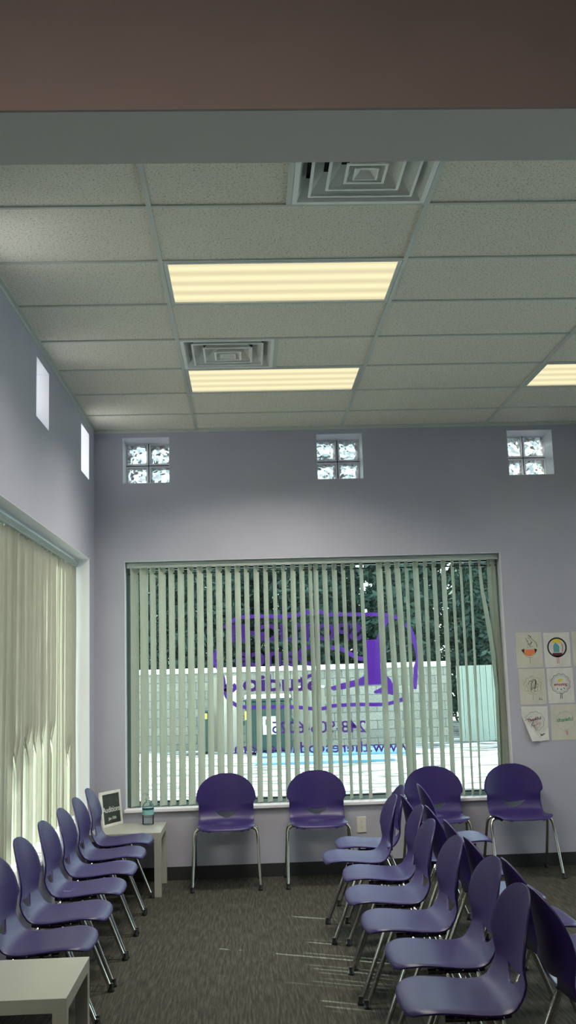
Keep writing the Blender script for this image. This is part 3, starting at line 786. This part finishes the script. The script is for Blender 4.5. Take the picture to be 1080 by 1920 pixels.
# ------------------------------------------------------------------ tables
def table(x, y, w, d, label):
    t = thing('side_table', label, 'table', (x, y, 0))
    bm = bmesh.new(); box(bm, -w/2, w/2, -d/2, d/2, .40, .45, .0015); obj('tabletop', bm, M['table'], t)
    for sx in (-1, 1):
        for sy in (-1, 1):
            bm = bmesh.new(); cx, cy = sx*(w/2-.025), sy*(d/2-.025); box(bm, cx-.025, cx+.025, cy-.025, cy+.025, 0, .40, .0015); obj('leg', bm, M['table'], t)
    return t
table(-.932, 8.105, .55, .55, 'square white side table in the corner holding the chalkboard and clear bottle')
table(-.948, 4.22, .55, .55, 'square white side table in the bottom left corner, nearest the camera')

# ------------------------------------------------------------------ chalkboard
ct = thing('chalkboard', 'small white-framed chalkboard reading Auditions on the corner table', 'chalkboard', (-1.002, 8.372, .45))
ang = math.atan2(-.894, -.447)   # board runs from this corner towards the left wall
ct.rotation_euler = (0, 0, math.atan2(.894, .447))   # local +x points from left end to right end
# local: x in [-.30, 0], front is local -y
tl = Matrix.Rotation(math.radians(-6), 4, 'X')
def cb(name, dims, m, par, bev=0):
    bm = bmesh.new(); box(bm, *dims, bev); bmesh.ops.transform(bm, matrix=tl, verts=bm.verts); return obj(name, bm, m, par)
Wb, Hb = .27, .262
for d in ((-Wb,0,-.012,.006,0,.022),(-Wb,0,-.012,.006,Hb-.022,Hb),(-Wb,-Wb+.022,-.012,.006,.022,Hb-.022),(-.022,0,-.012,.006,.022,Hb-.022)): cb('frame', d, M['white_frame'], ct, .002)
cb('slate', (-Wb+.022,-.022,-.006,.002,.022,Hb-.022), M['board'], ct)
def ctext(s, size, x, z):
    mw = tl @ Matrix.Translation((x, -.0068, z)) @ Matrix.Rotation(PI/2, 4, 'X'); text_mesh('chalk_writing', s, size, M['chalk'], ct, mw, .0, .0003)
ctext('Auditions', .060, -Wb/2, .125); ctext('Jan 10th', .032, -Wb/2+.005, .060)

# ------------------------------------------------------------------ bottle
bt = thing('pump_bottle', 'clear plastic pump bottle with a teal label on the corner table', 'bottle', (-.79, 8.27, .45))
bm = bmesh.new(); lathe(bm, [(.040,.0),(.044,.006),(.044,.13),(.040,.148),(.028,.163),(.015,.172),(.014,.182)], 0, 0, 24); obj('bottle_body', bm, M['bottle'], bt, smooth=50)
bm = bmesh.new(); lathe(bm, [(.0448,.075),(.0448,.128)], 0, 0, 24); o = obj('label_band', bm, mat('teal_label', (.22,.48,.50), .5), bt, smooth=50)
bm = bmesh.new(); lathe(bm, [(.0452,.112),(.0452,.126)], 0, 0, 24); obj('dark_band', bm, mat('navy_label', (.015,.03,.07), .5), o, smooth=50)
bm = bmesh.new(); lathe(bm, [(.016,.178),(.016,.196),(.006,.2),(.005,.222)], 0, 0, 16)
tube(bm, [(0,0,.222),(0,0,.226)], .012, 12); tube(bm, [(0,0,.225),(-.02,-.01,.228),(-.042,-.02,.222)], .006, 8)
obj('pump_head', bm, M['bottle'], bt, smooth=50)
bm = bmesh.new(); lathe(bm, [(.0385,.004),(.0425,.01),(.0425,.05)], 0, 0, 24); obj('gel', bm, glass_sheet('clear_gel', (.93,.97,.97), 1.15), bt, smooth=50)

# ------------------------------------------------------------------ outside
GZ = -.15
bm = bmesh.new(); n = 60
vs = [[bm.verts.new((-40+90*i/n, D+WT+ (50)*j/n, GZ+(.03*math.sin(i*1.7+j)*math.cos(j*2.3) if j else 0))) for j in range(n+1)] for i in range(n+1)]
for i in range(n):
    for j in range(n): bm.faces.new((vs[i][j], vs[i+1][j], vs[i+1][j+1], vs[i][j+1]))
gr = struct('snow_ground', bm, M['snow'], smooth=60)
for y0_, y1_, x0_, x1_ in ((21.6, 23.6, .15, 3.4), (20.0, 21.0, .1, 2.75)):  # blue shadow of wall and trees, coloured as flat bands on the snow
    struct('shadow_band', (lambda b: (box(b, x0_, x1_, y0_, y1_, GZ-.02, GZ+.045), b)[1])(bmesh.new()), mat('blue_shadow_tone', (.10,.24,.36), .5), gr)
bm = bmesh.new()
q = [bm.verts.new(p) for p in ((-40, -30, GZ), (XL-WT, -30, GZ), (XL-WT, D+WT, GZ), (-40, D+WT, GZ))]; bm.faces.new(q)
struct('snow_side_yard', bm, M['snow_clean'], gr)
bm = bmesh.new(); q = [bm.verts.new(p) for p in ((XR+.2, -30, GZ), (50, -30, GZ), (50, D+WT, GZ), (XR+.2, D+WT, GZ))]; bm.faces.new(q)
struct('snow_far_yard', bm, M['snow_clean'], gr)
# block wall with snow cap
bm = bmesh.new(); box(bm, -9, 4.75, 24.5, 24.8, GZ, 1.60)
bw = struct('boundary_wall', bm, M['blocks'])
bm = bmesh.new(); box(bm, -9.03, 4.78, 24.44, 24.86, 1.60, 1.72, .03); obj('snow_cap', bm, M['snow_clean'], bw)
def board_panel(name, x0, x1, y, z0, z1, m, label, cat, nb, cap=True):
    t = thing(name, label, cat, ((x0+x1)/2, y, z0))
    w = (x1-x0)
    for k in range(nb):
        bm = bmesh.new(); a = -w/2+w*k/nb; box(bm, a+.005, a+w/nb-.005, -.015, .015, .02, z1-z0, .003); obj('board', bm, m, t)
    bm = bmesh.new()
    for z in (.25, z1-z0-.25): box(bm, -w/2, w/2, .015, .045, z-.04, z+.04)
    obj('rail', bm, m, t)
    if cap:
        bm = bmesh.new(); box(bm, -w/2, w/2, -.04, .06, z1-z0, z1-z0+.05, .015); obj('snow_cap', bm, M['snow_clean'], t)
    return t
board_panel('gate_panel', 4.86, 5.98, 24.3, GZ, 1.60, M['grey_board'], 'tall grey-green board gate at the right end of the block wall outside', 'gate', 8, False)
board_panel('gate_panel', -.56, -.25, 23.6, GZ, 1.53, M['cream_board'], 'cream board gate leaf left of the green dumpster outside', 'gate', 2, False)
board_panel('gate_panel', -.78, -.575, 23.6, GZ, 1.50, M['beige_board'], 'narrow beige gate post panel beside the cream gate leaf outside', 'gate', 1, False)
board_panel('fence_panel', 1.00, 1.74, 23.8, GZ, 1.20, M['beige_board'], 'low beige board fence right of the green dumpster outside', 'fence', 6, True)
# dumpster
dt = thing('dumpster', 'dark green dumpster with snow on its lid outside the window', 'dumpster', (.42, 23.0, GZ))
bm = bmesh.new(); box(bm, -.5, .5, -.4, .4, .08, 1.12, .02)
for s in (-1, 1): box(bm, s*.52-.03, s*.52+.03, -.3, .3, .62, .72, .005)
for x in (-.3, 0, .3): box(bm, x-.02, x+.02, -.42, -.4, .12, 1.05)
obj('body', bm, M['bin'], dt)
bm = bmesh.new(); box(bm, -.53, .53, -.44, .42, 1.12, 1.17, .01); obj('lid', bm, M['bin'], dt)
bm = bmesh.new(); box(bm, -.5, .5, -.42, .4, 1.17, 1.25, .035); obj('snow_cap', bm, M['snow_clean'], dt)
bm = bmesh.new(); box(bm, -.12, .16, -.427, -.421, .42, .80); pl = obj('label_plate', bm, M['bin_label'], dt)
bm = bmesh.new(); box(bm, -.06, -.045, -.431, -.427, .62, .74); box(bm, -.06, .02, -.431, -.427, .62, .64); box(bm, .0, .015, -.431, -.427, .55, .72); obj('dark_mark', bm, M['ink_ink'], pl)
bm = bmesh.new(); box(bm, -.5, -.445, -.427, -.40, .74, .92); obj('yellow_tag', bm, M['bin_yellow'], dt, )
for x in (-.42, .42):
    bm = bmesh.new(); box(bm, x-.03, x+.03, -.36, .36, 0, .08, .01); obj('foot', bm, M['black_steel'], dt)
b2 = thing('wheeled_bin', 'narrow dark green bin with a yellow tag left of the gate outside', 'bin', (-.96, 23.4, GZ))
bm = bmesh.new(); box(bm, -.09, .09, -.2, .2, .05, .9, .01); obj('body', bm, M['bin'], b2)
bm = bmesh.new(); box(bm, -.1, .1, -.22, .22, .9, .95, .01); obj('lid', bm, M['bin'], b2)
bm = bmesh.new(); box(bm, -.06, .05, -.206, -.2, .76, .88); obj('yellow_tag', bm, M['bin_yellow'], b2)
bm = bmesh.new(); tube(bm, [(-.09,.15,.05),(.09,.15,.05)], .05, 12); obj('wheel', bm, M['black'], b2)

# evergreen trees
def tree(x, y, h, r, label, nl, seed, z0=.3, lean=0, grp='evergreens outside the windows', size=.13):
    rn = random.Random(seed)
    t = thing('evergreen_tree', label, 'tree', (x, y, GZ), 0, grp)
    bm = bmesh.new(); tube(bm, [(0,0,-.05),(.05,0,h*.5),(0,0,h*.96)], [.16,.10,.02], 8); obj('trunk', bm, M['bark'], t, smooth=60)
    bm = bmesh.new()
    nb = 26
    brs = []
    for k in range(nb):
        z = z0+.3+(h-z0-.6)*k/nb; a = k*2.4; rr = r*(1-(z/h)**1.6)*.9
        e = Vector((rr*math.cos(a), rr*math.sin(a), z-.12*rr)); brs.append((Vector((0,0,z)), e))
        tube(bm, [(0,0,z), e*.6+Vector((0,0,z))*.4, e], [.03,.02,.006], 5)
    obj('branches', bm, M['bark'], t)
    verts = []; faces = []
    for k in range(nl):
        u = rn.random()**.8; z = z0+(h-z0)*u
        rr = r*(max(0, 1-(u)**3)+.06)*(.82+.18*math.sin(9*z+seed))
        a = rn.uniform(0, 2*PI); q = rr*math.sqrt(rn.uniform(.08, 1))
        p = Vector((q*math.cos(a), q*math.sin(a), z))
        d1 = Vector((rn.gauss(0,1), rn.gauss(0,1), rn.gauss(0,.8))).normalized(); d2 = d1.cross(Vector((rn.gauss(0,1), rn.gauss(0,1), rn.gauss(0,1)))).normalized()
        s = size*rn.uniform(.6, 1.5); i0 = len(verts)
        verts += [p-d1*s, p+d2*s*.38, p+d1*s, p-d2*s*.38]; faces.append((i0, i0+1, i0+2, i0+3))
    me = bpy.data.meshes.new('foliage'); me.from_pydata(verts, [], faces); me.materials.append(M['leaf'])
    o = bpy.data.objects.new('foliage', me); C.objects.link(o); o.parent = t
    return t
place = ['at the left edge of', 'second row, near the left edge of', 'first row, above the cream gate leaf in', 'second row, above the dumpster in', 'first row, above the low board fence in', 'second row, behind the boot emblem on', 'first row, right of the boot emblem on', 'second row, above the gate panel in', 'first row, right of the gate panel in', 'second row, beyond the right edge of', 'first row, beyond the right edge of']+['third row, '+q_ for q_ in ('near the left edge of', 'above the dumpster in', 'above the low board fence in', 'above the gate panel in', 'at the right edge of')]
for k, (x, y) in enumerate([(-3.2, 27.2), (-2.1, 30.2), (-.9, 27.0), (.3, 30.4), (1.5, 27.2), (2.7, 30.2), (3.9, 27.1), (5.1, 30.3), (6.3, 27.0), (7.6, 30.2), (8.8, 27.3), (-2.6, 33.2), (-.1, 34.4), (2.4, 33.2), (4.9, 34.4), (7.4, 33.2)]):
    tree(x, y, 7.6+.6*math.sin(k*2.1), 1.08 if k < 11 else 1.22, 'dark evergreen behind the block wall, '+place[k]+' the window', 14000 if k < 11 else 11000, k+1, size=.10 if k < 11 else .14)
for k, (x, y) in enumerate([(-9.3, 6.6), (-9.6, 9.6), (-9.2, 3.6)]):
    tree(x, y, 8.0, 1.45, ('loose side-yard evergreen, middle of three outside the left window', 'loose side-yard evergreen, farthest of three outside the left window', 'loose side-yard evergreen, nearest of three outside the left window')[k], 3000, 60+k, 5.7, grp='side yard evergreens', size=.15)
# unseen tree added beyond the corner to block low sun from the picture window
for k, (x, y) in enumerate([(-5.2, 11.6)]):
    tree(x, y, 7.5, 1.25, 'unseen bushy evergreen added near the building corner to block the sun', 9000, 40+k, .1, grp='added sun blockers')

# ------------------------------------------------------------------ light
w = bpy.data.worlds.new('world'); S.world = w; w.use_nodes = True; nt = w.node_tree; nt.nodes.clear()
wo = nt.nodes.new('ShaderNodeOutputWorld'); bg = nt.nodes.new('ShaderNodeBackground'); sky = nt.nodes.new('ShaderNodeTexSky')
sky.sky_type = 'NISHITA'; sky.sun_disc = False; sky.sun_elevation = math.radians(26); sky.sun_rotation = math.radians(-64); sky.dust_density = 2.5
mix = nt.nodes.new('ShaderNodeMix'); mix.data_type = 'RGBA'; mix.inputs[0].default_value = .45; mix.inputs[7].default_value = (8, 7.6, 7.4, 1)
nt.links.new(sky.outputs[0], mix.inputs[6]); nt.links.new(mix.outputs[2], bg.inputs[0]); nt.links.new(bg.outputs[0], wo.inputs[0])
bg.inputs[1].default_value = .70
sl = bpy.data.lights.new('sun', 'SUN'); sl.energy = 24; sl.angle = math.radians(.53); sl.color = (1, .93, .82)
so = bpy.data.objects.new('sun', sl); C.objects.link(so)
dirv = Vector((.90*math.cos(math.radians(26)), -.44*math.cos(math.radians(26)), -math.sin(math.radians(26))))
so.rotation_euler = dirv.to_track_quat('-Z', 'Y').to_euler(); so.location = (-10, 14, 8)

# unseen lamp added behind the photographer as fill for header and chairs
t = thing('ceiling_light', 'added warm fill light in the near room, unseen behind the photographer', 'ceiling light', (-.75, -.3, 3.25))
bm = bmesh.new(); ring(bm, lambda u, v, t_: (u, v, t_), -.6, .6, -.3, .3, .02, -.05, 0); obj('frame', bm, M['diff_frame'], t)  # frame of the added fill light
md = bpy.data.materials.new('warm_fill_glow'); md.use_nodes = True; md.node_tree.nodes.clear()
o_ = N(md, 'ShaderNodeOutputMaterial'); e_ = N(md, 'ShaderNodeEmission'); e_.inputs[0].default_value = (1, .78, .6, 1); e_.inputs[1].default_value = 16; L(md, e_.outputs[0], o_.inputs[0])
bm = bmesh.new(); box(bm, -.58, .58, -.28, .28, -.045, -.03); obj('diffuser', bm, md, t)  # glowing plate of the added fill light

# ------------------------------------------------------------------ camera
cd = bpy.data.cameras.new('camera'); co = bpy.data.objects.new('camera', cd); C.objects.link(co)
cd.sensor_fit = 'VERTICAL'; cd.sensor_height = 36; cd.sensor_width = 36; cd.lens = 36*FOC/1920; cd.clip_start = .05; cd.clip_end = 300
mw = Matrix((RT, UP, -FW)).transposed().to_4x4(); mw.translation = Vector((0, 0, CAMZ)); co.matrix_world = mw
S.camera = co
S.view_settings.view_transform = 'Standard'; S.view_settings.look = 'None'; S.view_settings.exposure = 0.68; S.view_settings.gamma = 1
S.view_settings.use_curve_mapping = False
S.cycles.max_bounces = 10; S.cycles.diffuse_bounces = 6; S.cycles.transparent_max_bounces = 24
S.cycles.sample_clamp_indirect = 6; S.cycles.use_denoising = True
